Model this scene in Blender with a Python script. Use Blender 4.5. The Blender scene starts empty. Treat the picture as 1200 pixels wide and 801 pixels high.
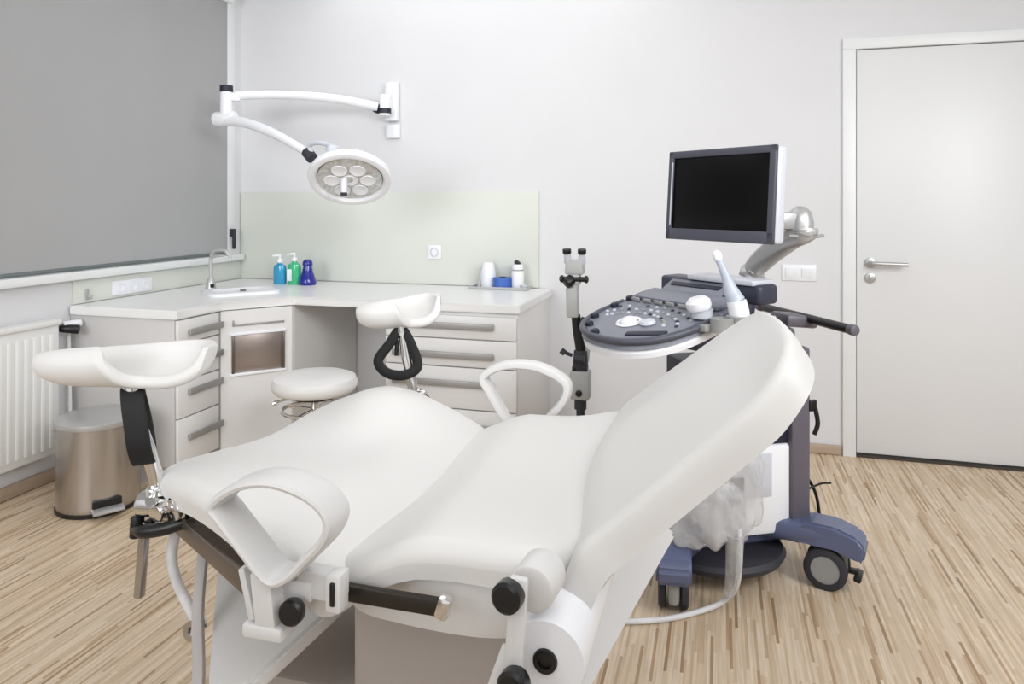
import bpy, bmesh, math, random
from mathutils import Vector, Matrix, noise
random.seed(7)
C = bpy.context.scene.collection
PI = math.pi
V = Vector

# ------------------------------------------------------------------ materials
def nt(name):
    m = bpy.data.materials.new(name); m.use_nodes = True
    n = m.node_tree.nodes; b = n['Principled BSDF']
    return m, m.node_tree, b

def lin(c):
    return tuple(((v/255)/12.92 if v/255 <= .04045 else ((v/255+.055)/1.055)**2.4) for v in c) + (1,)

def mat(name, rgb, rough=.5, metal=0, var=.04, scale=8, bump=0, spec=.5, coat=0, alpha=1, trans=0, emis=0, stretch=None):
    m, t, b = nt(name)
    col = lin(rgb)
    tc = t.nodes.new('ShaderNodeTexCoord')
    mp = t.nodes.new('ShaderNodeMapping')
    if stretch: mp.inputs['Scale'].default_value = stretch
    ns = t.nodes.new('ShaderNodeTexNoise'); ns.inputs['Scale'].default_value = scale; ns.inputs['Detail'].default_value = 3
    t.links.new(tc.outputs['Object'], mp.inputs['Vector']); t.links.new(mp.outputs[0], ns.inputs['Vector'])
    r = t.nodes.new('ShaderNodeValToRGB')
    r.color_ramp.elements[0].position = .3; r.color_ramp.elements[1].position = .7
    r.color_ramp.elements[0].color = tuple(max(0, v*(1-var)) for v in col[:3])+(1,)
    r.color_ramp.elements[1].color = tuple(min(1, v*(1+var)) for v in col[:3])+(1,)
    t.links.new(ns.outputs[0], r.inputs[0]); t.links.new(r.outputs[0], b.inputs['Base Color'])
    b.inputs['Roughness'].default_value = rough; b.inputs['Metallic'].default_value = metal
    b.inputs['Specular IOR Level'].default_value = spec
    b.inputs['Coat Weight'].default_value = coat
    b.inputs['Alpha'].default_value = alpha
    b.inputs['Transmission Weight'].default_value = trans
    if bump:
        bp = t.nodes.new('ShaderNodeBump'); bp.inputs['Strength'].default_value = bump; bp.inputs['Distance'].default_value = .002
        n2 = t.nodes.new('ShaderNodeTexNoise'); n2.inputs['Scale'].default_value = scale*20
        t.links.new(mp.outputs[0], n2.inputs['Vector'])
        t.links.new(n2.outputs[0], bp.inputs['Height']); t.links.new(bp.outputs[0], b.inputs['Normal'])
    return m

def mat_floor():
    m, t, b = nt('striped_parquet')
    N = t.nodes.new; L = t.links.new
    tc = N('ShaderNodeTexCoord'); sep = N('ShaderNodeSeparateXYZ'); L(tc.outputs['Object'], sep.inputs[0])
    def mth(op, a, bb=None, v=None):
        n = N('ShaderNodeMath'); n.operation = op; L(a, n.inputs[0])
        if bb is not None: L(bb, n.inputs[1])
        elif v is not None: n.inputs[1].default_value = v
        return n.outputs[0]
    row = mth('FLOOR', mth('DIVIDE', sep.outputs['X'], v=.009))
    w1 = N('ShaderNodeTexWhiteNoise'); w1.noise_dimensions = '1D'; L(row, w1.inputs['W'])
    off = mth('MULTIPLY', w1.outputs['Value'], v=7.3)
    seg = mth('FLOOR', mth('ADD', mth('DIVIDE', sep.outputs['Y'], v=.26), off))
    cmb = N('ShaderNodeCombineXYZ'); L(row, cmb.inputs[0]); L(seg, cmb.inputs[1])
    w2 = N('ShaderNodeTexWhiteNoise'); w2.noise_dimensions = '3D'; L(cmb.outputs[0], w2.inputs['Vector'])
    r = N('ShaderNodeValToRGB'); cr = r.color_ramp
    cols = [(0, (150, 122, 92)), (.06, (180, 152, 120)), (.22, (202, 178, 148)), (.6, (212, 191, 164)), (1, (222, 204, 181))]
    cr.elements[0].position = 0; cr.elements[0].color = lin(cols[0][1])
    cr.elements[1].position = 1; cr.elements[1].color = lin(cols[-1][1])
    for p, c in cols[1:-1]:
        e = cr.elements.new(p); e.color = lin(c)
    L(w2.outputs['Value'], r.inputs[0])
    mp = N('ShaderNodeMapping'); mp.inputs['Scale'].default_value = (160, 5, 1); L(tc.outputs['Object'], mp.inputs[0])
    g = N('ShaderNodeTexNoise'); g.inputs['Scale'].default_value = 1; g.inputs['Detail'].default_value = 4; L(mp.outputs[0], g.inputs['Vector'])
    gr = N('ShaderNodeMapRange'); gr.inputs[1].default_value = .3; gr.inputs[2].default_value = .7; gr.inputs[3].default_value = .82; gr.inputs[4].default_value = 1.1
    L(g.outputs[0], gr.inputs[0])
    mx = N('ShaderNodeMix'); mx.data_type = 'RGBA'; mx.blend_type = 'MULTIPLY'; mx.inputs[0].default_value = 1
    L(r.outputs[0], mx.inputs[6]); L(gr.outputs[0], mx.inputs[7])
    L(mx.outputs[2], b.inputs['Base Color'])
    b.inputs['Roughness'].default_value = .42
    return m

def mat_clear(name, rgb, density, rough=.15):
    """thin clear plastic film: mix of transparent and glossy white"""
    m = bpy.data.materials.new(name); m.use_nodes = True; t = m.node_tree
    b = t.nodes['Principled BSDF']; b.inputs['Base Color'].default_value = lin(rgb); b.inputs['Roughness'].default_value = rough
    tr = t.nodes.new('ShaderNodeBsdfTransparent'); mx = t.nodes.new('ShaderNodeMixShader')
    ns = t.nodes.new('ShaderNodeTexNoise'); ns.inputs['Scale'].default_value = 3; ns.inputs['Detail'].default_value = 1
    mr = t.nodes.new('ShaderNodeMapRange'); mr.inputs[1].default_value = .35; mr.inputs[2].default_value = .65
    mr.inputs[3].default_value = max(0, density-.1); mr.inputs[4].default_value = min(1, density+.1)
    t.links.new(ns.outputs[0], mr.inputs[0]); t.links.new(mr.outputs[0], mx.inputs[0])
    t.links.new(tr.outputs[0], mx.inputs[1]); t.links.new(b.outputs[0], mx.inputs[2])
    t.links.new(mx.outputs[0], t.nodes['Material Output'].inputs[0])
    return m

M = dict(
    wall=mat('wall_paint', (224, 224, 226), .7, var=.01, scale=3, bump=.03),
    ceil=mat('ceiling_paint', (240, 240, 240), .8, var=.01),
    floor=mat_floor(),
    skirt=mat('oak_skirting', (182, 162, 142), .5, var=.08, scale=6, stretch=(1, 1, 12)),
    door=mat('door_lacquer', (231, 232, 233), .4, var=.008, scale=2),
    gap=mat('shadow_gap', (70, 62, 56), .8),
    frame=mat('frame_lacquer', (236, 238, 238), .4, var=.01),
    blind=mat('grey_blind_fabric', (170, 170, 171), .85, var=.02, scale=2, bump=.1),
    darkbar=mat('grey_blind_bar', (110, 118, 118), .5),
    pane=mat('window_glass', (200, 220, 225), .05, alpha=.35),
    splash=mat('greenish_back_painted_glass', (219, 222, 214), .4, var=.01, scale=2, spec=.3),
    lam=mat('white_laminate', (228, 227, 226), .4, var=.008, scale=3),
    lamgrey=mat('grey_laminate', (205, 203, 202), .5, var=.01, scale=3),
    top=mat('white_worktop', (236, 236, 235), .3, var=.006, scale=3),
    handle=mat('satin_handle', (160, 158, 156), .4, .35, var=.03),
    chrome=mat('chrome', (225, 225, 225), .08, 1, var=.02),
    steel=mat('brushed_steel', (186, 181, 176), .25, .9, var=.12, scale=14, stretch=(1, 1, .05)),
    steel2=mat('recess_steel', (170, 158, 152), .3, .8, var=.1, scale=5),
    satin=mat('satin_aluminium', (188, 188, 188), .34, .55, var=.03),
    vinyl=mat('white_vinyl', (224, 223, 221), .42, var=.008, scale=4, bump=.02),
    shell=mat('white_plastic_shell', (220, 219, 218), .35, var=.01, scale=4),
    shellgrey=mat('light_grey_shell', (196, 191, 188), .4, var=.02, scale=4),
    pedestal=mat('warm_grey_metal', (176, 168, 163), .45, var=.02, scale=3),
    black=mat('black_plastic', (14, 14, 16), .35),
    blackm=mat('matte_black_strap', (18, 18, 20), .7, var=.2, scale=30),
    dark=mat('dark_rail', (52, 47, 42), .35, .5),
    bronze=mat('dark_metal_bar', (120, 112, 106), .3, .8, var=.08),
    console=mat('slate_console', (124, 127, 139), .4, var=.04, scale=20),
    slate=mat('dark_slate_plastic', (52, 56, 72), .4, var=.04),
    mauve=mat('mauve_grey_post', (98, 93, 103), .4, var=.03),
    navy=mat('navy_panel', (30, 32, 50), .5, var=.05),
    blue=mat('blue_grey_plastic', (90, 98, 130), .35, var=.04, coat=.3),
    bezel=mat('dark_grey_bezel', (78, 80, 92), .4, var=.03),
    screen=mat('black_screen', (3, 3, 4), .25, var=0, spec=.2),
    white=mat('white_plastic', (240, 241, 245), .3, var=.01),
    ltgrey=mat('pale_grey_plastic', (205, 208, 216), .35, var=.02),
    wand=mat('pale_blue_grey_plastic', (188, 195, 209), .35, var=.02),
    soft=mat('soft_white_panel', (236, 235, 233), .4, var=.01),
    grey=mat('mid_grey_plastic', (150, 151, 150), .5, var=.03),
    greybox=mat('scope_grey', (178, 180, 178), .5, var=.02),
    rubber=mat('dark_rubber', (48, 48, 56), .6, var=.1),
    teal=mat('blue_liquid_soap', (40, 150, 196), .15, coat=.5),
    green=mat('green_liquid_soap', (62, 186, 132), .15, coat=.5),
    royal=mat('deep_blue_plastic', (18, 26, 140), .2, coat=.5),
    tape=mat('blue_roll', (66, 104, 186), .35),
    label=mat('white_bottle_label', (225, 236, 240), .5, var=.12, scale=60),
    lens=mat('lamp_lens', (205, 205, 203), .12, .25, var=.25, scale=55),
    rad=mat('radiator_enamel', (238, 238, 236), .35, var=.006),
    clear=mat_clear('clear_plastic_bag', (218, 218, 219), .42),
    tube=mat_clear('clear_plastic_tube', (236, 236, 238), .8),
    hose=mat('grey_hose', (186, 180, 178), .45),
)

# ------------------------------------------------------------------ mesh builder
def catmull(pts, n=8, closed=False):
    pts = [V(p) for p in pts]; out = []; L = len(pts)
    rng = range(L if closed else L-1)
    for i in rng:
        if closed: p0, p1, p2, p3 = pts[(i-1) % L], pts[i], pts[(i+1) % L], pts[(i+2) % L]
        else: p0, p1, p2, p3 = pts[max(i-1, 0)], pts[i], pts[i+1], pts[min(i+2, L-1)]
        for k in range(n):
            t = k/n
            out.append(.5*((2*p1)+(p2-p0)*t+(2*p0-5*p1+4*p2-p3)*t*t+(3*p1-p0-3*p2+p3)*t**3))
    if not closed: out.append(pts[-1].copy())
    return out

def frame(z):
    z = V(z).normalized()
    x = V((0, 0, 1)).cross(z)
    if x.length < 1e-4: x = V((1, 0, 0))
    x.normalize(); y = z.cross(x)
    return Matrix((x, y, z)).transposed()

class MB:
    def __init__(s, mat=None): s.bm = bmesh.new(); s.mat = mat or Matrix()
    def _xf(s, vs, m):
        mm = s.mat @ m
        for v in vs: v.co = mm @ v.co
    def box(s, c, size, rot=(0, 0, 0), bevel=.004, seg=2, taper=None):
        b = bmesh.new(); bmesh.ops.create_cube(b, size=1)
        for v in b.verts:
            t = 1
            if taper and v.co.z > 0: t = taper
            v.co = V((v.co.x*size[0]*t, v.co.y*size[1]*t, v.co.z*size[2]))
        if bevel: bmesh.ops.bevel(b, geom=b.edges[:], offset=min(bevel, min(size)*.49), segments=seg, profile=.5, affect='EDGES')
        from mathutils import Euler
        s._merge(b, Matrix.Translation(c) @ Euler(rot).to_matrix().to_4x4()); return s
    def _merge(s, b, m):
        mm = s.mat @ m; mp = {}
        for v in b.verts: mp[v] = s.bm.verts.new(mm @ v.co)
        for f in b.faces:
            try: s.bm.faces.new([mp[v] for v in f.verts])
            except ValueError: pass
        b.free()
    def cyl(s, a, b_, r0, r1=None, seg=24, bevel=0):
        a, b_ = V(a), V(b_); r1 = r0 if r1 is None else r1
        h = (b_-a).length
        prof = [(0, 0), (r0, 0), (r1, h), (0, h)]
        if bevel:
            e = bevel; prof = [(0, 0), (r0-e, 0), (r0-e*.3, e*.3), (r0, e), (r1, h-e), (r1-e*.3, h-e*.3), (r1-e, h), (0, h)]
        return s.lathe(prof, a, b_-a, seg)
    def lathe(s, prof, o=(0, 0, 0), axis=(0, 0, 1), seg=24, sx=1, sy=1):
        m = Matrix.Translation(V(o)) @ frame(axis).to_4x4()
        b = bmesh.new(); rings = []
        for r, z in prof:
            if r < 1e-6: rings.append([b.verts.new((0, 0, z))])
            else: rings.append([b.verts.new((r*math.cos(2*PI*i/seg)*sx, r*math.sin(2*PI*i/seg)*sy, z)) for i in range(seg)])
        for A, B in zip(rings, rings[1:]):
            for i in range(seg):
                j = (i+1) % seg
                q = [A[i % len(A)], A[j % len(A)], B[j % len(B)], B[i % len(B)]]
                u = []
                for v in q:
                    if v not in u: u.append(v)
                if len(u) >= 3:
                    try: b.faces.new(u)
                    except ValueError: pass
        s._merge(b, m); return s
    def tube(s, pts, r, seg=12, closed=False, n=8, smooth=True, flat=None, up=None):
        """r: radius or list per control point; flat=(a,b): ribbon half sizes in (side, normal)"""
        P = catmull(pts, n, closed) if smooth else [V(p) for p in pts]
        L = len(P); rings = []; b = bmesh.new(); prev = None
        for i, p in enumerate(P):
            if closed: d = P[(i+1) % L]-P[i-1]
            else: d = P[min(i+1, L-1)]-P[max(i-1, 0)]
            d.normalize()
            if prev is None:
                u = V(up) if up else (V((0, 0, 1)) if abs(d.z) < .9 else V((1, 0, 0)))
            else: u = V(up) if up else prev
            x = (u-d*u.dot(d))
            if x.length < 1e-5: x = V((1, 0, 0))-d*d.x
            x.normalize(); y = d.cross(x); prev = x
            if isinstance(r, (list, tuple)):
                t = i/(L-1)*(len(r)-1); k = min(int(t), len(r)-2); rr = r[k]+(r[k+1]-r[k])*(t-k)
            else: rr = r
            a_, b_ = (flat if flat else (rr, rr))
            ring = []
            for j in range(seg):
                an = 2*PI*j/seg; ca, sa = math.cos(an), math.sin(an)
                if flat:
                    e = .55
                    ca = math.copysign(abs(ca)**e, ca); sa = math.copysign(abs(sa)**e, sa)
                ring.append(b.verts.new(p+x*(a_*ca)+y*(b_*sa)))
            rings.append(ring)
        for i in range(L if closed else L-1):
            A, B = rings[i], rings[(i+1) % L]
            for j in range(seg): b.faces.new((A[j], A[(j+1) % seg], B[(j+1) % seg], B[j]))
        if not closed:
            b.faces.new(rings[0][::-1]); b.faces.new(rings[-1])
        s._merge(b, Matrix()); return s
    def prism(s, outline, z0, z1, bevel=0, seg=2, m=None):
        b = bmesh.new()
        lo = [b.verts.new((p[0], p[1], z0)) for p in outline]; hi = [b.verts.new((p[0], p[1], z1)) for p in outline]
        b.faces.new(lo[::-1]); b.faces.new(hi); n = len(lo)
        for i in range(n): b.faces.new((lo[i], lo[(i+1) % n], hi[(i+1) % n], hi[i]))
        if bevel: bmesh.ops.bevel(b, geom=b.edges[:], offset=bevel, segments=seg, affect='EDGES')
        s._merge(b, m or Matrix()); return s
    def pad(s, outline, ztop, thick, r, fn=None, N=8, rings=9, under=.03):
        P = [V((p.x, p.y)) for p in catmull([(a, b, 0) for a, b in outline], N, True)]
        c = sum(P, V((0, 0)))/len(P); fn = fn or (lambda u, v, h: V((u, v, h)))
        prof = [(under+.02, thick), (under*.4, thick-.002), (0.004, thick-.012), (0, thick-.03)]
        for k in range(7):
            a = PI/2*k/6; prof.append((r*(1-math.cos(a)), r*(1-math.sin(a))))
        loops = []
        for ins, drop in prof:
            lp = []
            for p in P:
                d = c-p; q = p+d.normalized()*ins
                lp.append(s.bm.verts.new(s.mat @ fn(q.x, q.y, ztop(q.x, q.y)-drop)))
            loops.append(lp)
        base = [p+(c-p).normalized()*r for p in P]
        for k in range(1, rings):
            f = k/rings; lp = []
            for p in base:
                q = p+(c-p)*f
                lp.append(s.bm.verts.new(s.mat @ fn(q.x, q.y, ztop(q.x, q.y))))
            loops.append(lp)
        n = len(P)
        for A, B in zip(loops, loops[1:]):
            for i in range(n): s.bm.faces.new((A[i], A[(i+1) % n], B[(i+1) % n], B[i]))
        cv = s.bm.verts.new(s.mat @ fn(c.x, c.y, ztop(c.x, c.y)))
        for i in range(n): s.bm.faces.new((loops[-1][i], loops[-1][(i+1) % n], cv))
        s.bm.faces.new(loops[0][::-1]); return s
    def sheet(s, fn, nu, nv, thick):
        """solid sheet: fn(u,v) in 0..1 -> (point, normal)"""
        top = [[None]*(nv+1) for _ in range(nu+1)]; bot = [[None]*(nv+1) for _ in range(nu+1)]
        for i in range(nu+1):
            for j in range(nv+1):
                u, v = i/nu, j/nv; e = 1e-3
                p = fn(u, v); a = fn(u+e, v)-fn(u-e, v); b = fn(u, v+e)-fn(u, v-e); n = a.cross(b)
                n = n.normalized() if n.length > 1e-12 else V((0, 0, 1))
                ed = min(1, 1.0*min(i, nu-i, j, nv-j)/2.2); th = thick*(.35+.65*math.sqrt(max(ed, 0)))
                top[i][j] = s.bm.verts.new(s.mat @ (p+n*th*.5)); bot[i][j] = s.bm.verts.new(s.mat @ (p-n*th*.5))
        F = s.bm.faces.new
        for i in range(nu):
            for j in range(nv):
                F((top[i][j], top[i+1][j], top[i+1][j+1], top[i][j+1])); F((bot[i][j], bot[i][j+1], bot[i+1][j+1], bot[i+1][j]))
        for i in range(nu):
            F((top[i][0], bot[i][0], bot[i+1][0], top[i+1][0])); F((top[i][nv], top[i+1][nv], bot[i+1][nv], bot[i][nv]))
        for j in range(nv):
            F((top[0][j], top[0][j+1], bot[0][j+1], bot[0][j])); F((top[nu][j], bot[nu][j], bot[nu][j+1], top[nu][j+1]))
        return s

ROOT = {}
def obj(name, mb, material, parent=None, smooth=True, sub=0, angle=40):
    bm = mb.bm
    if parent is not None and parent.name in ROOT:
        inv = ROOT[parent.name].inverted()
        for v in bm.verts: v.co = inv @ v.co
    bmesh.ops.recalc_face_normals(bm, faces=bm.faces[:])
    me = bpy.data.meshes.new(name); 
    for f in bm.faces: f.smooth = smooth
    if smooth:
        for e in bm.edges:
            if len(e.link_faces) == 2 and e.calc_face_angle(0) > math.radians(angle): e.smooth = False
    bm.to_mesh(me); bm.free()
    mats = material if isinstance(material, list) else [material]
    for mm in mats: me.materials.append(mm)
    o = bpy.data.objects.new(name, me); C.objects.link(o)
    if parent is not None:
        o.parent = parent
        if parent.name in ROOT: ROOT[o.name] = ROOT[parent.name]
    if sub:
        md = o.modifiers.new('sub', 'SUBSURF'); md.levels = sub; md.render_levels = sub
    return o
def thing(name, label, cat, loc=(0, 0, 0), rz=0, group=None):
    o = bpy.data.objects.new(name, None); C.objects.link(o); o.empty_display_size = .1
    o.location = loc; o.rotation_euler = (0, 0, rz)
    ROOT[o.name] = Matrix.Translation(loc) @ Matrix.Rotation(rz, 4, 'Z')
    o['label'] = label; o['category'] = cat
    if group: o['group'] = group
    return o
def tag(o, label, cat, group=None):
    o['label'] = label; o['category'] = cat
    if group: o['group'] = group
    return o
def struct(name, mb, m, parent=None, **k):
    o = obj(name, mb, m, parent, **k)
    if parent is None: o['kind'] = 'structure'
    return o
def lab(o, text): o['label'] = text; return o
def gauss(x, y, cx, cy, sx, sy): return math.exp(-((x-cx)/sx)**2-((y-cy)/sy)**2)
def sstep(a, b, x):
    t = max(0, min(1, (x-a)/(b-a))); return t*t*(3-2*t)

# ------------------------------------------------------------------ room
WL, WB, CE = -3.03, 4.094, 2.75
XR, YF = 2.6, -2.4
struct('floor', MB().box(((WL+XR)/2, (WB+YF)/2, -.05), (XR-WL+.4, WB-YF+.4, .1), bevel=0), M['floor'], smooth=False)
struct('ceiling', MB().box(((WL+XR)/2, (WB+YF)/2, CE+.05), (XR-WL+.4, WB-YF+.4, .1), bevel=0), M['ceil'], smooth=False)
DX0, DX1, DH = .675, 1.56, 2.10
b = MB()
b.box(((WL-.2+DX0)/2, WB+.08, CE/2), (DX0-WL+.2, .16, CE), bevel=0)
b.box(((XR+DX1)/2, WB+.08, CE/2), (XR-DX1, .16, CE), bevel=0)
b.box(((DX0+DX1)/2, WB+.08, (CE+DH)/2), (DX1-DX0, .16, CE-DH), bevel=0)
struct('wall_back', b, M['wall'], smooth=False)
WY0, WY1, WZ0, WZ1 = .3, 4.03, .955, 2.6
b = MB()
b.box((WL-.1, (YF+WB)/2, WZ0/2), (.2, WB-YF, WZ0), bevel=0)
b.box((WL-.1, (YF+WB)/2, (WZ1+CE)/2), (.2, WB-YF, CE-WZ1), bevel=0)
b.box((WL-.1, (YF+WY0)/2, (WZ0+WZ1)/2), (.2, WY0-YF, WZ1-WZ0), bevel=0)
b.box((WL-.1, (WY1+WB)/2, (WZ0+WZ1)/2), (.2, WB-WY1, WZ1-WZ0), bevel=0)
struct('wall_left', b, M['wall'], smooth=False)
struct('wall_right', MB().box((XR+.08, (YF+WB)/2, CE/2), (.16, WB-YF, CE), bevel=0), M['wall'], smooth=False)
struct('wall_front', MB().box(((WL+XR)/2, YF-.08, CE/2), (XR-WL, .16, CE), bevel=0), M['wall'], smooth=False)

# window with sill
b = MB()
for (y0, y1, z0, z1) in ((WY0, WY0+.07, WZ0, WZ1), (3.955, WY1, WZ0, WZ1), (WY0, WY1, WZ0, WZ0+.06), (WY0, WY1, WZ1-.07, WZ1), (2.1, 2.18, WZ0, WZ1)):
    b.box((WL-.075 if y0 != 3.955 else WL-.03, (y0+y1)/2, (z0+z1)/2), (.06 if y0 != 3.955 else .07, y1-y0, z1-z0), bevel=.004)
win = struct('window_1', b, M['frame'])
obj('pane', MB().box((WL-.075, (WY0+WY1)/2, (WZ0+WZ1)/2), (.008, WY1-WY0-.1, WZ1-WZ0-.1), bevel=0), M['pane'], win)
lab(obj('window_handle', MB().box((WL+.014, 3.985, 1.115), (.018, .03, .05), bevel=.005).box((WL+.03, 3.987, 1.075), (.018, .024, .13), (0, 0, 0), bevel=.006), M['rubber'], win), 'dark grey window handle')
obj('window_sill', MB().box((WL-.05, (WY0+WY1+.02)/2, .955), (.2, WY1-WY0+.06, .04), bevel=.006), M['frame'], win)
# roller blind
bl = thing('roller_blind', 'large flat grey roller blind pulled down over the window on the left', 'blind', (WL+.004, 2.1, WZ0+.03))
obj('fabric', MB().box((WL+.004, (WY0+.05+3.95)/2, 1.79), (.004, 3.95-WY0-.05, 1.59), bevel=0), M['blind'], bl)
lab(obj('bottom_bar', MB().box((WL+.006, (WY0+.05+3.95)/2, .989), (.014, 3.95-WY0-.05, .016), bevel=.004), M['darkbar'], bl), 'dark grey bottom bar')
obj('roller', MB().cyl((WL+.02, WY0+.02, 2.61), (WL+.02, 3.97, 2.61), .03), M['frame'], bl)

# door
d = struct('door_1', MB().box(((DX0+DX1)/2+.0, WB+.022, DH/2+.008), (DX1-DX0-.008, .04, DH-.022), bevel=.003), M['door'])
hx, hz = .742, 1.0
b = MB().cyl((hx, WB+.004, hz), (hx, WB-.012, hz), .026, bevel=.003).cyl((hx, WB-.01, hz), (hx, WB-.05, hz), .011)
b.tube([(hx, WB-.05, hz), (hx+.03, WB-.055, hz), (hx+.165, WB-.05, hz-.003)], .0105)
obj('door_handle', b, M['satin'], d)
b = MB().cyl((hx, WB+.004, hz-.077), (hx, WB-.01, hz-.077), .026, bevel=.003)
b.box((hx, WB-.011, hz-.077), (.012, .006, .026), bevel=.002)
obj('lock_rosette', b, M['satin'], d)
b = MB()
b.box((DX0-.033, WB-.006, DH/2), (.062, .026, DH), bevel=.002).box((DX1+.033, WB-.006, DH/2), (.062, .026, DH), bevel=.002)
b.box(((DX0+DX1)/2, WB-.006, DH+.0276), (DX1-DX0+.128, .026, .055), bevel=.002)
struct('trim_1', b, M['frame'])
struct('door_gap_shade', MB().box(((DX0+DX1)/2, WB+.02, .004), (DX1-DX0, .07, .008), bevel=0), M['gap'])  # dark strip painted as the shade in the gap under the door
# baseboards
sk = [(0, 0), (-.016, 0), (-.016, .035), (-.012, .045), (0, .048)]
struct('baseboard_back', MB().box(((-1.0+DX0-.07)/2, WB-.009, .026), (DX0-.07+1.0, .018, .05), bevel=.006), M['skirt'])
struct('baseboard_left', MB().box((WL+.01, (YF+2.78)/2, .032), (.02, 2.78-YF, .06), bevel=.006), M['skirt'])
struct('baseboard_right', MB().box((DX1+.07+(XR-DX1-.07)/2, WB-.009, .026), (XR-DX1-.07, .018, .05), bevel=.006), M['skirt'])

# splashbacks
o = obj('splashback', MB().box(((WL+.01-1.009)/2, WB-.0065, (.815+1.375)/2), (-1.009-WL-.01, .01, .56), bevel=.001), M['splash'])
tag(o, 'pale green glass splashback on the far wall behind the worktop', 'splashback')
o = obj('splashback', MB().box((WL+.005, (2.80+WB-.012)/2, .873), (.01, WB-.012-2.80, .118), bevel=.001), M['splash'])
tag(o, 'low pale green glass splashback strip under the window sill', 'splashback')

# sockets / switches
def wallplate(x, z, n, label, cat, kind):
    t = thing('wall_socket' if kind == 's' else 'light_switch', label, cat, (x, WB, z))
    y = WB-.012 if kind == 's' else WB
    obj('plate', MB().box((x, y-.004, z), (.085*n, .009, .085), bevel=.003), M['white'], t)
    for k in range(n):
        xx = x+(k-(n-1)/2)*.08
        if kind == 's':
            obj('socket_insert', MB().lathe([(.028, 0), (.028, .004), (.022, .005), (.02, -.004), (0, -.004)], (xx, y-.008, z), (0, -1, 0)), M['ltgrey'], t)
        else: obj('rocker', MB().box((xx, y-.01, z), (.055, .008, .055), (.06, 0, 0), bevel=.002), M['white'], t)
wallplate(-1.655, 1.01, 1, 'white square wall socket on the green splashback', 'socket', 's')
wallplate(.40, .94, 2, 'white double light switch on the wall left of the door', 'switch', 'w')
t = thing('wall_socket', 'wide white plate standing in for a bright reflection on the low splashback under the window sill', 'socket', (WL+.01, 3.16, .845))  # bright reflection in the glass, built as a solid plate with round inserts
obj('plate', MB().box((WL+.014, 3.165, .865), (.009, .27, .075), bevel=.003), M['white'], t)
for k in (-1, 0, 1):
    obj('socket_insert', MB().lathe([(.024, 0), (.024, .003), (.02, .004), (.018, -.002), (0, -.002)], (WL+.019, 3.165+k*.085, .865), (1, 0, 0)), M['white'], t)
o = obj('towel_hook', MB().box((WL+.015, 2.875, .855), (.012, .018, .055), bevel=.004).tube([(WL+.018, 2.875, .85), (WL+.04, 2.875, .835), (WL+.045, 2.875, .85)], .004), M['satin'])
tag(o, 'small metal hook at the left end of the low splashback', 'hook')

# radiator
rd = thing('panel_radiator', 'white ribbed panel radiator under the window beside the waste bin', 'radiator', (WL+.05, 2.0, .12))
b = MB().box((WL+.055, 1.85, .45), (.05, 1.62, .60), bevel=.008)
for yy in (1.3, 2.4): b.box((WL+.016, yy, .45), (.032, .05, .4), bevel=.002)
obj('panel', b, M['rad'], rd)
b = MB()
for k in range(38): b.box((WL+.083, 1.09+k*.0412, .445), (.007, .022, .52), bevel=.003)
obj('ribs', b, M['rad'], rd)
obj('top_grille', MB().box((WL+.055, 1.85, .757), (.075, 1.63, .025), bevel=.006), M['rad'], rd)
b = MB().tube([(WL+.05, 2.66, .16), (WL+.055, 2.72, .16), (WL+.05, 2.745, .20), (WL+.04, 2.745, .70)], .009)
obj('pipe', b, M['rad'], rd)
b = MB().cyl((WL+.05, 2.66, .72), (WL+.05, 2.70, .72), .014).cyl((WL+.05, 2.69, .72), (WL+.115, 2.735, .71), .019, .022, bevel=.004)
v = obj('valve', b, M['black'], rd); lab(v, 'black radiator valve')
lab(obj('thermostat_head', MB().cyl((WL+.055, 2.70, .73), (WL+.085, 2.775, .735), .02, .018, bevel=.004), M['white'], v), 'white thermostat head')

# ------------------------------------------------------------------ cabinets and worktop
TZ = .812
LX, BY = -2.42, 3.40          # fronts of the left and back runs
A1, A2 = (LX, 3.095), (-2.18, BY-.03)
CE_Y = 2.79; CE_X = -.945
out = [(WL+.012, CE_Y-.015), (LX+.02, CE_Y-.015), (LX+.02, 3.085), (-2.165, BY-.025), (CE_X+.015, BY-.02), (CE_X+.015, WB-.012), (WL+.012, WB-.012)]
o = obj('worktop', MB().prism(out, TZ-.042, TZ, bevel=.004), M['top'])
tag(o, 'white L-shaped worktop with a cut corner on the cabinets along two walls', 'worktop')

def drawer_block(root, fx, fy, ang, width, zs, hz, hl, hoff, depth=.02, pitch=0):
    """drawer fronts in plane through (fx,fy) left end, direction ang, outward normal right-hand side"""
    m = Matrix.Translation((fx, fy, 0)) @ Matrix.Rotation(ang, 4, 'Z')
    for (z0, z1), z in zip(zs, hz):
        dr = obj('drawer', MB(m).box((width/2, -.009, (z0+z1)/2), (width-.006, .018, z1-z0-.006), bevel=.002), M['lam'], root)
        b = MB(m).box((hoff+hl/2, -.034, z), (hl, .012, .032), bevel=.004)
        b.box((hoff+.012, -.024, z), (.016, .024, .016), bevel=.002).box((hoff+hl-.012, -.024, z), (.016, .024, .016), bevel=.002)
        obj('handle', b, M['handle'], dr)
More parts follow.
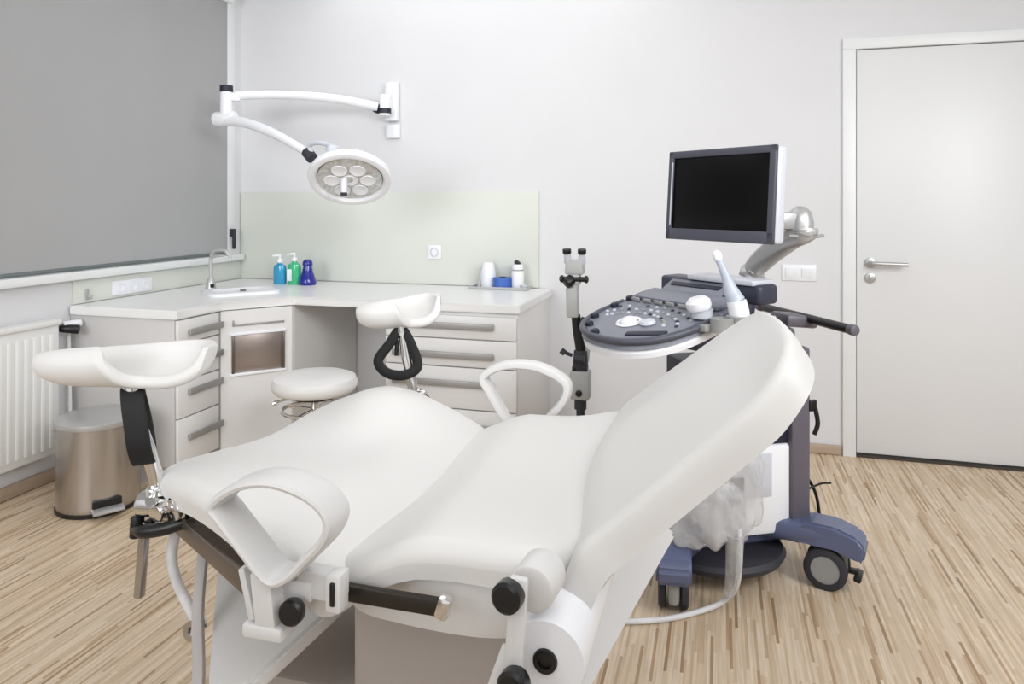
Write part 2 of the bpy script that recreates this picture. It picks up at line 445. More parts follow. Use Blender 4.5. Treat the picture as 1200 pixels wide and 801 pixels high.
# back run
DXL = -1.644
t = thing('drawer_cabinet', 'wide white four drawer cabinet under the right end of the worktop', 'cabinet', ((DXL+CE_X)/2, 3.75, 0), group='cabinets under the worktop')
obj('carcass', MB().box(((DXL+CE_X)/2, (BY+.003+WB)/2, .425), (CE_X-DXL, WB-BY-.006, .688), bevel=.002), M['lam'], t)
obj('plinth', MB().box(((DXL+CE_X)/2, 3.78, .04), (CE_X-DXL-.02, .58, .08), bevel=0), M['lamgrey'], t)
drawer_block(t, DXL, BY, 0, CE_X-DXL, [(.634, .752), (.495, .634), (.287, .495), (.085, .287)], [.70, .555, .415, .203], .54, .045)
# left run
t = thing('drawer_cabinet', 'narrow white drawer cabinet at the left end of the worktop by the window', 'cabinet', (-2.72, 2.94, 0), group='cabinets under the worktop')
obj('carcass', MB().box(((WL+LX)/2, (CE_Y+3.08)/2, .425), (LX-WL-.006, 3.08-CE_Y, .688), bevel=.002), M['lamgrey'], t)
obj('plinth', MB().box(((WL+LX)/2-.02, (CE_Y+3.09)/2, .04), (LX-WL-.08, .28, .08), bevel=0), M['lamgrey'], t)
drawer_block(t, LX, CE_Y, PI/2, .288, [(.652, .766), (.478, .652), (.306, .478), (.085, .306)], [.702, .564, .424, .212], .235, .06)
# sink cabinet (diagonal)
t = thing('sink_cabinet', 'white corner cabinet below the sink with a metal towel recess in its door', 'cabinet', (-2.5, 3.45, 0), group='cabinets under the worktop')
a = V((A1[0], A1[1], 0)); c2 = V((A2[0], A2[1], 0)); ddir = (c2-a).normalized(); W = (c2-a).length
ang = math.atan2(ddir.y, ddir.x)
m = Matrix.Translation(a) @ Matrix.Rotation(ang, 4, 'Z')
out = [(A1[0]-.0, A1[1]+.004), (A2[0], A2[1]+.004), (A2[0], WB-.014), (A2[0]-.02, WB-.014), (WL+.02, WB-.014), (WL+.02, 3.10)]
inn = MB().prism([(A1[0]-.015, A1[1]+.012), (A2[0], A2[1]+.03), (A2[0], WB-.014), (WL+.02, WB-.014), (WL+.02, 3.11)], .0, .768, bevel=0)
obj('carcass', inn, M['lam'], t, smooth=False)
rx0, rx1, rz0, rz1 = .06, W-.045, .44, .645
b = MB(m)
for x0, x1, z0, z1 in ((.006, rx0, .06, .765), (rx1, W-.003, .06, .765), (rx0, rx1, .06, rz0), (rx0, rx1, rz1, .765)):
    b.box(((x0+x1)/2, -.009, (z0+z1)/2), (x1-x0, .018, z1-z0), bevel=0)
dr = obj('door', b, M['lam'], t)
b = MB(m).box(((rx0+rx1)/2, -.012, (rz0+rz1)/2+.005), (rx1-rx0+.004, .008, rz1-rz0+.002), bevel=.001)
rc = lab(obj('towel_recess', b, M['steel2'], dr), 'dark steel recess')
for zz in (rz0, rz1): obj('recess_lip', MB(m).box(((rx0+rx1)/2, -.022, zz), (rx1-rx0+.02, .02, .014), bevel=.003), M['white'], dr)
for xx in (rx0+.004, rx1-.004): obj('recess_side', MB(m).box((xx, -.021, (rz0+rz1)/2), (.012, .018, rz1-rz0), bevel=.002), M['bronze'], dr)
b = MB(m).box(((rx0+rx1)/2, -.022, .690), (rx1-rx0, .012, .01), bevel=.003).box((rx0+.006, -.022, .70), (.008, .012, .03), bevel=.002)
obj('handle', b, M['handle'], dr)
obj('side_strip', MB(m).box((.001, -.012, .42), (.008, .016, .70), bevel=0), M['grey'], t)

# sink and faucet
sc = V((-2.545, 3.445, TZ)); sm = Matrix.Translation(sc) @ Matrix.Rotation(ang, 4, 'Z')
t = thing('wash_basin', 'white inset wash basin in the cut corner of the worktop', 'sink', sc)
b = MB(sm)
prof = []
def rr(w, h, r, z, n=6):
    pts = []
    for cx, cy, a0 in ((w-r, h-r, 0), (-w+r, h-r, 90), (-w+r, -h+r, 180), (w-r, -h+r, 270)):
        for k in range(n+1):
            a = math.radians(a0+90*k/n); pts.append((cx+r*math.cos(a), cy+r*math.sin(a), z))
    return pts
loops = [rr(.185, .14, .06, 0), rr(.185, .14, .06, .012), rr(.175, .13, .055, .017), rr(.155, .11, .05, .012), rr(.14, .095, .045, .004), rr(.1, .06, .04, .0025)]
vs = [[b.bm.verts.new(sm @ V(p)) for p in lp] for lp in loops]
for A, B in zip(vs, vs[1:]):
    for i in range(len(A)): b.bm.faces.new((A[i], A[(i+1) % len(A)], B[(i+1) % len(A)], B[i]))
b.bm.faces.new(vs[-1])
obj('bowl', b, M['white'], t)
obj('drain', MB(sm).cyl((.02, .05, .003), (.02, .05, .012), .016), M['bronze'], t)
fx, fy = -2.765, 3.47
t = thing('faucet', 'tall chrome mixer tap with a looped spout behind the wash basin', 'faucet', (fx, fy, TZ))
obj('base', MB().lathe([(.0, 0), (.03, 0), (.03, .01), (.026, .03), (.022, .06), (.013, .075), (0, .075)], (fx, fy, TZ)), M['satin'], t)
lab(obj('sensor', MB().box((fx+.02, fy-.014, TZ+.03), (.018, .018, .022), bevel=.004), M['black'], t), 'black sensor')
obj('spout', MB().tube([(fx, fy, TZ+.07), (fx, fy, TZ+.13), (fx+.002, fy, TZ+.19), (fx+.02, fy, TZ+.222), (fx+.06, fy+.005, TZ+.23), (fx+.095, fy+.01, TZ+.222), (fx+.108, fy+.01, TZ+.20)], .0105), M['satin'], t)
obj('lever', MB().tube([(fx+.004, fy, TZ+.19), (fx+.05, fy+.0, TZ+.198), (fx+.085, fy+.005, TZ+.198)], [.011, .008, .006]).tube([(fx+.1, fy+.01, TZ+.225), (fx+.115, fy+.01, TZ+.20), (fx+.128, fy+.01, TZ+.17)], [.006, .007, .008]), M['satin'], t)

# bottles
def pump_bottle(x, y, h, r, m, label, lb):
    t = thing('soap_bottle', label, 'bottle', (x, y, TZ), group='bottles beside the sink')
    obj('body', MB().lathe([(0, 0), (r*.9, 0), (r, .006), (r, h*.72), (r*.9, h*.86), (r*.42, h*.95), (r*.4, h), (0, h)], (x, y, TZ), sy=.72), m, t)
    if lb: obj('paper_label', MB().lathe([(r*1.01, h*.15), (r*1.015, h*.16), (r*1.015, h*.66), (r*1.01, h*.67)], (x, y, TZ), sy=.74), M['label'], t)
    p = obj('pump', MB().cyl((x, y, TZ+h), (x, y, TZ+h+.022), r*.42, bevel=.002).cyl((x, y, TZ+h+.02), (x, y, TZ+h+.04), .006).tube([(x+.008, y, TZ+h+.043), (x-.01, y-.005, TZ+h+.044), (x-.045, y-.012, TZ+h+.04)], [.009, .008, .005]), M['white'], t)
    return t
pump_bottle(-2.585, 3.87, .13, .042, M['teal'], 'blue pump soap bottle, leftmost on the worktop by the sink', False)
t = pump_bottle(-2.49, 3.88, .14, .042, M['green'], 'green pump soap bottle standing between the blue pump bottle and the dark blue bottle', False)
obj('paper_label', MB().box((-2.503, 3.849, TZ+.058), (.034, .004, .07), (0, 0, .25), bevel=.001), M['label'], t)
x, y = -2.40, 3.88
t = thing('spray_bottle', 'dark blue bell-shaped bottle on the worktop right of the green soap', 'bottle', (x, y, TZ), group='bottles beside the sink')
obj('body', MB().lathe([(0, 0), (.048, 0), (.052, .006), (.052, .02), (.044, .045), (.033, .075), (.027, .105), (.025, .118), (0, .118)], (x, y, TZ)), M['royal'], t)
obj('cap', MB().lathe([(0, .116), (.03, .116), (.031, .125), (.028, .142), (.018, .152), (0, .155)], (x, y, TZ)), M['royal'], t)
# white things at the right
o = obj('tray', MB().box((-1.215, 4.02, TZ+.003), (.34, .13, .006), bevel=.002).box((-1.215, 3.937, TZ+.009), (.34, .005, .016), bevel=.002).box((-1.384, 4.0, TZ+.009), (.005, .13, .016), bevel=.002).box((-1.046, 4.0, TZ+.009), (.005, .13, .016), bevel=.002), M['greybox'])
tag(o, 'flat grey tray on the worktop holding white bottles and a blue roll', 'tray')
t = thing('tissue_dispenser', 'white tapered container standing at the left end of the grey tray', 'dispenser', (-1.29, 4.02, TZ+.006))
z = TZ+.0065
obj('body', MB().lathe([(0, 0), (.044, 0), (.046, .005), (.042, .08), (.034, .13), (.026, .142), (0, .145)], (-1.295, 4.02, z)), M['white'], t)
obj('back_plate', MB().box((-1.335, 4.035, z+.065), (.012, .07, .13), (0, .22, 0), bevel=.003), M['ltgrey'], t)
t = thing('tape_roll', 'blue roll lying between two white containers on the grey tray', 'roll', (-1.203, 4.0, z))
obj('roll', MB().lathe([(.018, .002), (.018, .058), (.020, .06), (.054, .06), (.057, .057), (.057, .003), (.054, 0), (.02, 0), (.018, .002)], (-1.203, 4.0, z), seg=32), M['tape'], t)
obj('core', MB().lathe([(.012, 0), (.018, 0), (.018, .064), (.012, .064), (.012, 0)], (-1.203, 4.0, z)), M['slate'], t)
t = thing('lotion_bottle', 'white bottle with a dark cap at the right end of the grey tray', 'bottle', (-1.112, 4.0, z))
obj('body', MB().lathe([(0, 0), (.034, 0), (.036, .004), (.036, .085), (.032, .1), (.018, .108), (0, .108)], (-1.112, 4.0, z)), M['white'], t)
obj('neck_ring', MB().cyl((-1.112, 4.0, z+.1), (-1.112, 4.0, z+.108), .03), M['grey'], t)
obj('shoulder', MB().lathe([(0, .108), (.031, .108), (.032, .125), (.026, .138), (0, .138)], (-1.112, 4.0, z)), M['white'], t)
lab(obj('cap', MB().cyl((-1.12, 3.998, z+.138), (-1.108, 3.996, z+.153), .019, .018, bevel=.003), M['rubber'], t), 'dark grey cap')
o = obj('jar', MB().lathe([(0, 0), (.017, 0), (.018, .003), (.018, .016), (.019, .018), (.019, .026), (0, .026)], (-1.068, 3.97, z)), M['ltgrey'])
tag(o, 'tiny clear jar beside the white bottle with dark cap on the tray', 'jar')

# ------------------------------------------------------------------ waste bin
bx, by = -2.60, 2.54
t = thing('pedal_bin', 'round stainless steel pedal bin on the floor between radiator and cabinet', 'bin', (bx, by, 0))
obj('body', MB().lathe([(0, .008), (.158, .008), (.163, .014), (.163, .036), (.157, .36), (.157, .365), (0, .365)], (bx, by, 0), seg=48), M['steel'], t)
lab(obj('foot_ring', MB().lathe([(0, 0), (.162, 0), (.166, .004), (.166, .016), (.16, .02), (0, .02)], (bx, by, 0), seg=48), M['black'], t), 'black plastic foot ring')
obj('lid', MB().lathe([(.155, .360), (.165, .362), (.168, .372), (.166, .384), (.156, .390), (.12, .395), (.06, .399), (0, .40)], (bx, by, 0), seg=48), M['satin'], t)
pd = V((.83, -.557, 0)); pc = V((bx, by, 0))+pd*.165; am = math.atan2(pd.y, pd.x)+PI/2
lab(obj('pedal_housing', MB(Matrix.Translation(pc) @ Matrix.Rotation(am, 4, 'Z')).box((0, .0, .04), (.11, .02, .066), bevel=.004), M['black'], t), 'black pedal recess')
obj('pedal', MB(Matrix.Translation(pc) @ Matrix.Rotation(am, 4, 'Z')).box((0, -.025, .036), (.12, .05, .01), (.2, 0, 0), bevel=.004), M['satin'], t)
b = MB()
for s in (-1, 1): b.tube([(bx-.168, by+s*.05, .33), (bx-.19, by+s*.05, .32), (bx-.195, by+s*.02, .315)], .006)
b.tube([(bx-.195, by+.03, .315), (bx-.197, by, .313), (bx-.195, by-.03, .315)], .006)
obj('carry_handle', b, M['satin'], t)

# ------------------------------------------------------------------ stool
sx, sy = -1.72, 2.84
t = thing('swivel_stool', 'low round white upholstered stool in front of the knee space', 'stool', (sx, sy, 0))
obj('seat', MB().lathe([(0, .475), (.15, .475), (.172, .483), (.184, .5), (.185, .52), (.176, .54), (.15, .55), (.08, .553), (0, .553)], (sx, sy, 0), seg=40), M['vinyl'], t)
obj('seat_plate', MB().lathe([(0, .455), (.1, .455), (.105, .462), (.105, .476), (0, .476)], (sx, sy, 0)), M['rubber'], t)
obj('height_lever', MB().tube([(sx, sy, .452), (sx-.1, sy-.06, .45), (sx-.14, sy-.1, .44)], .006).cyl((sx-.13, sy-.09, .443), (sx-.145, sy-.105, .437), .011), M['chrome'], t)
obj('gas_column', MB().cyl((sx, sy, .10), (sx, sy, .46), .018).cyl((sx, sy, .08), (sx, sy, .28), .026), M['chrome'], t)
obj('foot_ring', MB().tube([(sx+.14*math.cos(a*PI/8), sy+.14*math.sin(a*PI/8), .40) for a in range(16)], .008, closed=True, n=3).tube([(sx-.14, sy, .4), (sx+.14, sy, .4)], .006, smooth=False).tube([(sx, sy-.14, .4), (sx, sy+.14, .4)], .006, smooth=False), M['chrome'], t)
for k in range(5):
    a = 2*PI*k/5+.3; e = V((sx+.24*math.cos(a), sy+.24*math.sin(a), 0))
    lg = obj('leg', MB().tube([(sx, sy, .10), (sx+.12*math.cos(a), sy+.12*math.sin(a), .09), e+V((0, 0, .065))], [.02, .017, .013]), M['satin'], t)
    n = V((-math.sin(a), math.cos(a), 0))
    obj('caster', MB().cyl(e+n*.018+V((0, 0, .028)), e-n*.018+V((0, 0, .028)), .028, bevel=.004).cyl(e+V((0, 0, .03)), e+V((0, 0, .07)), .008), M['rubber'], lg)

# ------------------------------------------------------------------ surgical lamp
t = thing('examination_lamp', 'white round surgical lamp on a jointed arm fixed to the far wall', 'lamp', (-1.94, WB-.005, 1.90))
y = WB
obj('wall_bracket', MB().box((-1.93, y-.025, 1.925), (.085, .05, .24), bevel=.015).box((-1.925, y-.018, 1.745), (.085, .036, .085), bevel=.006).cyl((-1.945, y-.10, 1.83), (-1.945, y-.10, 1.96), .034, bevel=.006).box((-1.945, y-.06, 1.895), (.05, .09, .09), bevel=.01), M['white'], t)
lab(obj('joint_ring', MB().cyl((-1.945, y-.10, 1.845), (-1.945, y-.10, 1.875), .04).box((-1.985, y-.115, 1.875), (.03, .04, .055), (0, .5, 0), bevel=.006), M['navy'], t), 'dark wall joint')
j = V((-2.70, 3.52, 1.91))
obj('upper_arm', MB().tube([(-1.98, 3.97, 1.885), (-2.2, 3.83, 1.925), (-2.45, 3.68, 1.935), (-2.66, 3.545, 1.92)], [.028, .026, .025, .027], seg=16), M['white'], t)
obj('elbow', MB().cyl(j+V((0, 0, -.15)), j+V((0, 0, .03)), .034, bevel=.008).cyl(j+V((-.075, .0, -.125)), j+V((.06, 0, -.125)), .043, bevel=.012).box(j+V((.03, .02, -.0)), (.08, .05, .05), (0, 0, .6), bevel=.012), M['white'], t)
lab(obj('elbow_cap', MB().cyl(j+V((0, 0, .028)), j+V((0, 0, .066)), .036, bevel=.005), M['navy'], t), 'dark elbow cap')
obj('lower_arm', MB().tube([j+V((0, -.01, -.14)), (-2.55, 3.47, 1.755), (-2.33, 3.40, 1.69), (-2.12, 3.335, 1.60), (-2.04, 3.315, 1.555)], [.028, .028, .026, .022, .02], seg=16), M['white'], t)
lab(obj('yoke_joint', MB().cyl((-2.06, 3.32, 1.575), (-2.015, 3.305, 1.535), .03, bevel=.005), M['rubber'], t), 'dark joint')
hc = V((-1.765, 3.24, 1.435)); ax = V((.22, -.55, -.80)).normalized()
hm = Matrix.Translation(hc) @ frame(ax).to_4x4()
obj('yoke', MB().tube([(-2.02, 3.307, 1.56), (-2.03, 3.30, 1.60), (-1.98, 3.285, 1.615), (-1.90, 3.275, 1.60), (-1.86, 3.27, 1.57)], .012).cyl((-1.875, 3.25, 1.56), (-1.86, 3.25, 1.60), .034, .03, bevel=.006), M['ltgrey'], t)
hd = obj('lamp_head', MB(hm).lathe([(0, -.075), (.09, -.072), (.16, -.05), (.198, -.015), (.205, .008), (.2, .022), (.185, .028), (.172, .024), (.165, .012), (.16, .006)], seg=56), M['white'], t)
obj('lens', MB(hm).lathe([(.158, .004), (.158, .012), (.14, .016), (0, .02)], seg=48), M['lens'], hd)
b = MB(hm)
for k in range(7):
    r = 0 if k == 6 else .088; a = k*PI/3
    b.lathe([(.036, .017), (.04, .02), (.038, .024), (.03, .021), (.012, .019), (0, .019)], (r*math.cos(a), r*math.sin(a), 0), (0, 0, 1), seg=20)
obj('bulb_cup', b, M['white'], hd)
hd2 = obj('grip', MB().tube([hc+ax*.02+V((-.03, 0, .062)), hc+ax*.04+V((-.03, 0, .015)), hc+ax*.05+V((-.03, 0, -.038))], [.016, .017, .015]), M['white'], hd)
for q0, q1, rr0 in (((.05, -.035), (.052, -.05), .0165), ((.012, .062), (.009, .085), .014)): lab(obj('grip_tip', MB().cyl(hc+ax*q0[0]+V((-.03, 0, q0[1])), hc+ax*q1[0]+V((-.03, 0, q1[1])), rr0, bevel=.003), M['rubber'], hd2), 'dark grip end')

# ------------------------------------------------------------------ examination chair
ch = thing('gynaecological_chair', 'large white upholstered examination chair with raised backrest in the foreground', 'exam chair', (-.5, 1.42, 0))
# pads
def z_leg(x, y):
    z = .750+.075*gauss(x, y, -.85, 1.745, .15, .15)+.022*gauss(x, y, -.95, 1.2, .2, .16)-.014*gauss(x, y, -1.0, 1.52, .16, .14)
    z -= .030*sstep(-.72, -.57, x)
    z -= .012*sstep(-.98, -1.16, x)
    return z
leg_out = [(-.575, 1.055), (-.67, 1.03), (-.88, 1.125), (-1.09, 1.225), (-1.165, 1.305), (-1.15, 1.43), (-1.095, 1.58), (-1.055, 1.72), (-.985, 1.83), (-.86, 1.865), (-.72, 1.83), (-.575, 1.80), (-.565, 1.45)]
obj('leg_cushion', MB().pad(leg_out, z_leg, .066, .03, N=8, under=.012), M['vinyl'], ch)
def z_seat(x, y):
    z = .776-.055*sstep(-.45, -.63, x)+.018*sstep(-.34, -.22, x)*sstep(1.2, 1.8, y)
    z -= .012*math.exp(-((y-1.42)/.2)**2)
    return z
seat_out = [(-.255, 1.09), (-.42, 1.068), (-.60, 1.058), (-.63, 1.2), (-.63, 1.6), (-.60, 1.80), (-.42, 1.81), (-.22, 1.83), (-.18, 1.6), (-.18, 1.25)]
obj('seat_cushion', MB().pad(seat_out, z_seat, .062, .030, N=8, under=.012), M['vinyl'], ch)
ANG = math.radians(41)
bo = V((-.285, 1.42, .765)); bu = V((math.cos(ANG), 0, math.sin(ANG))); bh = V((-math.sin(ANG), 0, math.cos(ANG)))
def bfn(u, v, h): return bo+bu*u+V((0, v, 0))+bh*h
back_out = [(-.0, -.325), (.12, -.322), (.28, -.30), (.425, -.275), (.50, -.225), (.518, -.10), (.503, .08), (.475, .19), (.41, .262), (.28, .315), (.12, .365), (.0, .375), (-.03, .2), (-.03, -.2)]
def z_back(u, v): return .012*math.cos(v*4)-.036*sstep(.12, -.30, v)*(1-.5*sstep(.40, .53, u))-.035*sstep(.09, -.02, u)
obj('backrest', MB().pad(back_out, z_back, .064, .016, bfn, N=8, under=.012), M['vinyl'], ch)
# backrest shell
b = MB().pad([(u*.86+.04, v*.84) for u, v in back_out], lambda u, v: -.07, .025, .010, bfn, N=6, rings=3)
obj('backrest_shell', b, M['shell'], ch)
# under-seat shell
sh = [(-.60, 1.11), (-.5, 1.085), (-.36, 1.085), (-.285, 1.12), (-.25, 1.2), (-.25, 1.65), (-.3, 1.76), (-.5, 1.78), (-.62, 1.75), (-.68, 1.6), (-.68, 1.22)]
obj('seat_shell', MB().pad(sh, lambda x, y: .714, .10, .01, N=6, rings=3, under=.06), M['shell'], ch)
# rails
b = MB().box((-.50, 1.040, .693), (.20, .014, .026), bevel=.003); obj('side_rail', b, M['dark'], ch)
b = MB().box((-.45, 1.81, .692), (.33, .014, .034), bevel=.003); obj('side_rail', b, M['dark'], ch)
obj('rail_end', MB().box((-.405, 1.036, .697), (.022, .022, .036), (0, .3, 0), bevel=.006), M['chrome'], ch)
# foot edge bar (dark metal) along near corner
p0, p1 = V((-1.14, 1.29, .664)), V((-.70, 1.035, .655))
dm = (p1-p0); am = math.atan2(dm.y, dm.x)
obj('edge_bar', MB(Matrix.Translation((p0+p1)/2) @ Matrix.Rotation(am, 4, 'Z')).box((0, 0, 0), (dm.length, .03, .04), bevel=.004), M['bronze'], ch)
obj('cross_bar', MB().tube([(-1.14, 1.30, .66), (-1.05, 1.55, .66), (-.93, 1.86, .67)], .018, smooth=False), M['bronze'], ch)
# pedestal and base
obj('pedestal', MB().box((-.49, 1.43, .335), (.34, .42, .62), bevel=.012), M['pedestal'], ch)
obj('pedestal_step', MB().box((-.79, 1.44, .20), (.27, .44, .40), bevel=.012), M['pedestal'], ch)
obj('floor_plate', MB().prism([(-1.0, 1.14), (-.1, 1.14), (-.02, 1.2), (-.02, 1.66), (-.1, 1.72), (-1.0, 1.72), (-1.05, 1.66), (-1.05, 1.2)], 0, .06, bevel=.015), M['shell'], ch)
# white foot panel at left, white frame cover under backrest
def slab(pts, th):
    b = MB(); n = (V(pts[1])-V(pts[0])).cross(V(pts[2])-V(pts[0])).normalized()
    A = [b.bm.verts.new(V(p)) for p in pts]; B = [b.bm.verts.new(V(p)-n*th) for p in pts]
    b.bm.faces.new(A); b.bm.faces.new(B[::-1])
    for i in range(len(A)): b.bm.faces.new((A[i], B[i], B[(i+1) % len(A)], A[(i+1) % len(A)]))
    bmesh.ops.bevel(b.bm, geom=b.bm.edges[:], offset=.008, segments=2, affect='EDGES'); return b
obj('foot_panel', slab([(-.70, 1.28, .515), (-.755, 1.06, .475), (-.80, 1.0, .455), (-.835, 1.07, .46), (-1.135, 1.46, .50), (-1.0, 1.66, .54), (-.70, 1.66, .54)], .03), M['soft'], ch)
obj('lift_cover', slab([(-.215, 1.11, .52), (-.10, 1.78, .52), (-.3, 1.80, .66), (-.3, 1.10, .64)], .04), M['shell'], ch)
obj('hose', MB().tube([(-1.03, 1.28, .655), (-1.024, 1.265, .61), (-.965, 1.175, .53), (-.895, 1.09, .45), (-.86, 1.02, .33), (-.87, 1.0, .12), (-.9, 1.05, .062)], .011, flat=(.011, .007)), M['hose'], ch)
# armrests: closed flat ribbon loops
def armrest2(cx, y, z0, w, near, th):
    # ribbon wide in Y, thin in the loop's plane
    pts = [(-.118, .135), (-.06, .168), (.02, .172), (.088, .148), (.112, .12), (.095, .075), (.045, .02), (.01, -.015), (-.03, -.02), (-.06, .03), (-.10, .095)]
    if near: pts = [(-.108, .088), (-.062, .122), (0, .134), (.062, .120), (.094, .093), (.088, .06), (.052, .02), (.022, -.008), (-.008, -.014), (-.05, .024), (-.092, .066)]
    Q = [p.xz if False else p for p in catmull([(cx+a, y, z0+b_) for a, b_ in pts], 6, True)]
    b = MB(); L = len(Q); rings = []
    cc = sum(Q, V((0, 0, 0)))/L
    for i, p in enumerate(Q):
        d = (Q[(i+1) % L]-Q[i-1]).normalized(); n = d.cross(V((0, 1, 0)))
        if n.dot(p-cc) < 0: n = -n
        ring = []
        for k in range(14):
            an = 2*PI*k/14; ca, sa = math.cos(an), math.sin(an)
            ca = math.copysign(abs(ca)**.6, ca); sa = math.copysign(abs(sa)**.6, sa)
            ring.append(b.bm.verts.new(p+V((0, 1, 0))*(w*ca)+n*(th*sa)))
        rings.append(ring)
    for i in range(L):
        A, B = rings[i], rings[(i+1) % L]
        for k in range(14): b.bm.faces.new((A[k], A[(k+1) % 14], B[(k+1) % 14], B[k]))
    return obj('armrest', b, M['shell'], ch)
def arm_set(cx, y, z0, s, w):
    a = armrest2(cx, y, z0, w, s > 0, .008 if s > 0 else .011)
    b = MB().box((cx-.02, y, z0-.05), (.036, .045, .085), (0, -.12, 0), bevel=.004)
    b.box((cx-.05, y, z0-.045), (.012, .04, .08), (0, -.25, 0), bevel=.003)
    b.box((cx-.02, y, z0-.098), (.07, .05, .022), (0, .0, 0), bevel=.005)
    obj('post_bracket', b, M['shell'], a)
    obj('rail_clamp', MB().box((cx+.055, y+s*.03, z0-.035), (.075, .034, .042), (0, 0, 0), bevel=.004).box((cx+.085, y+s*.02, z0-.038), (.026, .03, .058), bevel=.004).box((cx+.015, y+s*.02, z0-.045), (.06, .02, .03), bevel=.003), M['shell'], a)
    obj('clamp_slot', MB().box((cx+.086, y+s*.004, z0-.037), (.008, .006, .036), bevel=.002), M['black'], a)
    obj('knob', MB().lathe([(0, 0), (.018, 0), (.0195, .004), (.0195, .016), (.016, .02), (0, .02)], (cx+.025, y-s*.002, z0-.065), (.1, -s, .1), seg=18), M['black'], a)
arm_set(-.655, .985, .752, 1, .034)
arm_set(-.495, 1.868, .708, -1, .024)
# backrest arm: hub, strut, knobs, paper roll
hb = V((-.285, 1.035, .745))
obj('pivot_hub', MB().cyl((-.252, 1.06, .764), (-.258, .995, .764), .034, bevel=.006), M['shell'], ch)
st = obj('roll_bracket', MB().box((-.272, .965, .705), (.026, .014, .185), (0, .06, 0), bevel=.004).box((-.30, .968, .64), (.024, .008, .12), (0, .35, 0), bevel=.003), M['shell'], ch)
for p in ((-.277, .965, .775), (-.268, .962, .658)):
    obj('knob', MB().lathe([(0, 0), (.019, 0), (.0215, .004), (.0215, .022), (.017, .026), (0, .026)], p, (-.12, -1, .06), seg=20), M['black'], st)
pr = obj('paper_roll', MB().lathe([(.018, 0), (.056, 0), (.058, .004), (.058, .60), (.018, .60), (.018, 0)], (-.238, 1.0, .665), (0, 1, 0), seg=40), M['white'], ch)
obj('roll_core', MB().lathe([(.010, -.004), (.017, -.004), (.0185, .003), (.0185, .60), (.01, .60), (.01, -.004)], (-.238, 1.0, .665), (0, 1, 0)).cyl((-.238, 1.0, .665), (-.238, 1.58, .665), .010), M['black'], pr)

# leg supports
def leg_support(mx, length, height_pts, strap_pts, clamp, tail, lever, label):
    """mx: matrix for the pad local frame (x along pad, y across, z up)"""
    def fn(u, v):
        q = u*2-1; tt = v*2-1
        p_ = max(0, 1-abs(q)**(5.0 if q > 0 else 2.5))**(.5 if q > 0 else .45)
        Rr = (.050+.012*sstep(-.2, .7, q))*p_+.003
        k = sstep(-.12, .34, q)
        lim = math.radians(148*(1-k)+34*k) if tt < 0 else math.radians(80)
        th = tt*lim
        return V((q*length/2+.0*k, 1.25*Rr*math.sin(th), .05-Rr*math.cos(th)*(1 if abs(th) < PI/2 else .6)+.008*q-.052+.0*k))
    p = obj('leg_support', MB(mx).sheet(fn, 40, 22, .026), M['vinyl'], ch)
    lab(p, label)
    obj('support_rod', MB().tube(height_pts, [.014, .011, .015, .015, .012], seg=14), M['chrome'], p)
    return p
near = Matrix.Translation((-1.205, 1.238, 1.0)) @ Matrix.Rotation(.10, 4, 'Z') @ Matrix.Rotation(-.05, 4, 'Y') @ Matrix.Rotation(.22, 4, 'X')
p = leg_support(near, .385, [(-1.172, 1.228, .955), (-1.168, 1.228, .90), (-1.142, 1.24, .80), (-1.128, 1.248, .73), (-1.13, 1.24, .68)], None, None, None, None, 'near white saddle-shaped leg support')
obj('strap', MB().tube([(-1.168, 1.225, 0.93), (-1.1453, 1.2031, 0.905), (-1.1304, 1.1958, 0.86), (-1.1252, 1.1987, 0.815), (-1.138, 1.225, 0.778), (-1.1608, 1.2513, 0.8), (-1.1736, 1.2542, 0.85), (-1.1807, 1.2469, 0.9)], .016, closed=True, seg=10, flat=(.022, .004), up=(.73, .69, 0)), M['blackm'], p)
obj('swivel', MB().lathe([(0, 0), (.018, 0), (.02, .01), (.018, .03), (.01, .04), (0, .04)], (-1.17, 1.226, .915)), M['chrome'], p)
cl = obj('clamp', MB().cyl((-1.155, 1.235, .688), (-1.05, 1.245, .690), .027, bevel=.006).cyl((-1.125, 1.235, .655), (-1.12, 1.24, .725), .020, bevel=.004).box((-1.05, 1.235, .694), (.045, .05, .062), (.3, .2, .1), bevel=.008).cyl((-1.09, 1.20, .688), (-1.085, 1.275, .70), .018, bevel=.004).cyl((-1.045, 1.20, .70), (-1.04, 1.21, .70), .020, bevel=.002).cyl((-1.13, 1.23, .70), (-1.10, 1.20, .712), .009), M['chrome'], p)
obj('lever', MB().tube([(-1.155, 1.22, .643), (-1.12, 1.205, .648), (-1.065, 1.21, .660), (-1.015, 1.23, .678)], [.010, .014, .013, .010]).cyl((-1.155, 1.22, .625), (-1.153, 1.222, .668), .012, bevel=.003), M['black'], p)
obj('rod_tail', MB().box((-1.143, 1.225, .575), (.017, .017, .15), (0, .10, 0), bevel=.003), M['steel'], p)
far = Matrix.Translation((-.90, 1.94, 1.02)) @ Matrix.Rotation(.30, 4, 'Z') @ Matrix.Rotation(-.10, 4, 'Y') @ Matrix.Rotation(.25, 4, 'X')
p2 = leg_support(far, .235, [(-.885, 1.935, .97), (-.882, 1.93, .93), (-.872, 1.93, .87), (-.855, 1.93, .80), (-.845, 1.93, .72)], None, None, None, None, 'far white saddle-shaped leg support')
obj('strap', MB().tube([(-.885, 1.925, .945), (-.92, 1.915, .90), (-.948, 1.905, .855), (-.92, 1.905, .823), (-.87, 1.912, .818), (-.835, 1.925, .84), (-.85, 1.93, .89)], .016, closed=True, seg=10, flat=(.008, .014), up=(0, -1, 0)), M['blackm'], p2)
obj('swivel', MB().lathe([(0, 0), (.014, 0), (.016, .01), (.014, .03), (.01, .04), (0, .04)], (-.884, 1.93, .93)), M['chrome'], p2)
